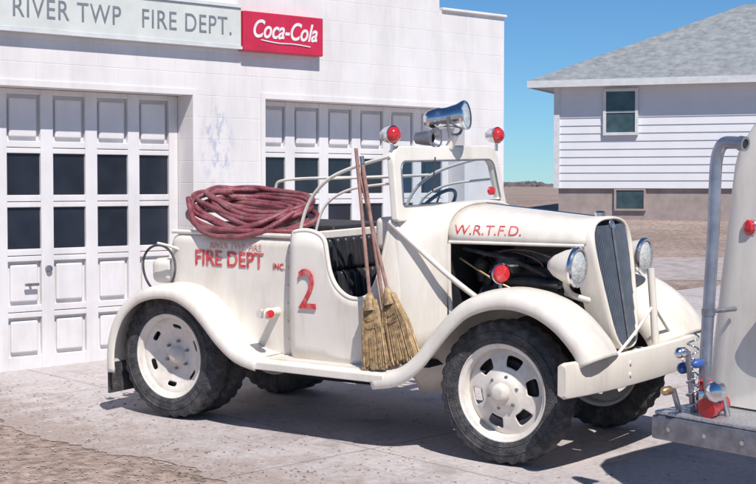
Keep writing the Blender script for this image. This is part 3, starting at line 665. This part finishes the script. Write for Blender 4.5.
# ---------------------------------------------------------------- second fire engine
P1=Vector((1.356,7.05,0)); fd=Vector((-.75,-.66,0)).normalized()
ld=Vector((.66,-.75,0)).normalized()
EO=P1+ld*1.15; EO.z=g(EO.y)+.005
em=Matrix.Translation(EO)@Matrix.Rotation(math.atan(SL),4,'X')@Matrix.Rotation(math.atan2(fd.y,fd.x),4,'Z')
en=empty('fire_engine',em)
box('bumper_deck',-.50,0,-1.15,1.15,.61,.63,M['plate'],en,bevel=.006)
box('bumper_face',-.03,.012,-1.16,1.16,.49,.608,M['steel'],en,bevel=.012)
box('bumper_end',-.5,-.03,-1.16,-1.13,.49,.608,M['steel'],en,bevel=.008)
box('bumper_end_b',-.5,-.03,1.13,1.16,.49,.608,M['steel'],en,bevel=.008)
for y in [-1.05+i*.21 for i in range(11)]: lathe('bumper_bolt',[(0,.014),(.008,.012),(.009,.0005)],(.012,y,.55),(1,0,0),M['chrome'],en,n=8)
rings=[]
for x,k,zt_ in ((-.33,.86,1.75),(-.34,.93,1.95),(-.39,.97,2.08),(-.49,.99,2.16),(-.8,1.0,2.2),(-1.3,1.0,2.22)):
    rings.append([(x-(.16*max(0,(z-.9))),y*k*(1-.035*max(0,z-.9)),z) for (_,y,z) in rrect_ring(0,1.15,.64,zt_,.26,.05)])
loft('nose_body',rings,M['white'],en,closed=True,caps=True,smooth=True).modifiers.new('es','EDGE_SPLIT').split_angle=rad(45)
rings=[rrect_ring(x,w,.64,z,.15,.05) for x,w,z in ((-1.35,1.05,2.2),(-1.65,1.02,2.75),(-1.8,1.02,2.83),(-3.2,1.02,2.83))]
loft('cab',rings,M['white'],en,closed=True,caps=True,smooth=True).modifiers.new('es','EDGE_SPLIT').split_angle=rad(45)
box('pump_body',-6.6,-3.22,-1.12,1.12,.62,2.2,M['white'],en,bevel=.04)
mesh('windscreen',[(-1.37,-.85,2.27),(-1.37,.85,2.27),(-1.62,.82,2.68),(-1.62,-.82,2.68)],[(0,1,2,3)],M['win'],en,solid=.03)
for s in (-1,1):
    box('cab_window',-2.6,-1.9,min(s*1.01,s*1.034),max(s*1.01,s*1.034),1.9,2.55,M['win'],en,bevel=.01)
    lathe('headlamp',[(-.05,.12),(.02,.13),(.04,.12),(.04,.10),(.05,.0005)],(-.34,s*.66,1.1),(1,0,0),M['chrome'],en)
    e=wheel('wheel',-1.3,s*.98,s,en); e.scale=(1.12,1.12,1.12); e.location.z=.49
    e=wheel('wheel',-5.0,s*.95,s,en); e.scale=(1.12,1.12,1.12); e.location.z=.49
box('front_grille',-.42,-.33,-.5,.5,.8,1.4,M['chrome'],en,bevel=.02)
multibox('grille_slots',[(-.329,-.32,-.45,.45,.85+i*.07,.885+i*.07) for i in range(8)],M['core'],en)
box('chassis_frame',-6.4,-.1,-.5,.5,.45,.60,M['chassis'],en)
tube('suction_pipe',[(-.20,-.80,1.935),(-.20,-.87,1.945),(-.20,-.925,1.935),(-.20,-.952,1.87),(-.195,-.955,1.75),(-.19,-.955,1.5),(-.18,-.965,1.2),(-.17,-.975,.9),(-.17,-.98,.70)],.031,M['pipe'],en)
lathe('pipe_mouth',[(-.02,.036),(.012,.036),(.012,.024),(-.02,.024)],(-.20,-.80,1.935),(0,1,-.1),M['pipe'],en)
lathe('pipe_bore',[(0,.025),(.0005,.0005)],(-.20,-.793,1.934),(0,1,-.1),M['chassis'],en)
lathe('suction_coupling',[(0,.045),(.05,.052),(.1,.052),(.12,.037)],(-.17,-.98,.64),(0,0,1),M['chrome'],en)
lathe('pipe_clamp',[(0,.034),(.03,.034)],(-.178,-.968,1.1),(0,0,1),M['steel'],en)
tube('pipe_bracket',[(-.18,-.96,1.12),(-.36,-.94,1.12)],.012,M['steel'],en,smooth=False)
for i,(y,z,m_,r) in enumerate(((-1.05,.84,'blue',.028),(-.90,.78,'redlens',.032),(-.82,.76,'chrome',.05),(-1.0,.93,'chrome',.026),(-1.06,.74,'glove',.022),(-.86,.90,'blue',.022))):
    lathe('valve_%d'%i,[(0,r*.6),(.02,r),(.06,r),(.08,r*.5),(.085,.0005)],(-.14+.03*i,y,z),(1,0,0),M[m_],en,n=20)
    cyl('valve_stem_%d'%i,(-.2+.03*i,y,.63),(-.15+.03*i,y,z),.014,M['steel'],en)
lathe('hose_outlet',[(0,.04),(.08,.042),(.1,.05),(.14,.05),(.145,.0005)],(-.16,-.86,.69),(1,0,-.1),M['red'],en,n=24)
tube('coil_spring_line',[(-.1+.03*math.cos(i*.9),-1.0+.03*math.sin(i*.9),.66+i*.009) for i in range(40)],.005,M['chrome'],en)
lathe('marker_lamp',[(-.05,.04),(.03,.04),(.05,.02),(.052,.0005)],(-.455,-.91,1.52),(.8,-.5,0),M['redlens'],en,n=20)
lathe('marker_lamp_ring',[(-.05,.048),(.012,.048),(.014,.041)],(-.455,-.91,1.52),(.8,-.5,0),M['chrome'],en,n=20)

# ---------------------------------------------------------------- light
sunfrom=Vector((.30,-.80,0)).normalized(); el=rad(53)
sd=Vector((sunfrom.x*math.cos(el),sunfrom.y*math.cos(el),math.sin(el)))
l=D.lights.new('sun','SUN'); l.energy=5.0; l.angle=rad(.5); l.color=(1,.955,.895)
lo=D.objects.new('sun',l); link(lo); lo.rotation_euler=sd.to_track_quat('Z','Y').to_euler(); lo.location=(0,-5,20)
w=D.worlds.new('World'); C.scene.world=w; w.use_nodes=True; nt=w.node_tree; bg=nt.nodes['Background']
sk=nt.nodes.new('ShaderNodeTexSky'); sk.sky_type='NISHITA'; sk.sun_disc=False; sk.sun_elevation=el; sk.sun_rotation=math.atan2(sd.x,sd.y)
sk.air_density=1.0; sk.dust_density=.05; sk.ozone_density=1.4; sk.altitude=2200
tn=nt.nodes.new('ShaderNodeMixRGB'); tn.blend_type='MULTIPLY'; tn.inputs[0].default_value=1; tn.inputs[2].default_value=(.50,.82,1.10,1)
nt.links.new(sk.outputs[0],tn.inputs[1]); nt.links.new(tn.outputs[0],bg.inputs[0]); bg.inputs[1].default_value=.09

# ---------------------------------------------------------------- camera
c=D.cameras.new('camera'); c.sensor_width=36; c.lens=36*1440/756; c.clip_end=4000; c.clip_start=.1
co=D.objects.new('camera',c); link(co); co.location=(0,0,1.58); co.rotation_euler=(rad(90-2.267),0,0)
C.scene.camera=co
C.scene.view_settings.view_transform='Standard'; C.scene.view_settings.look='None'; C.scene.view_settings.exposure=0
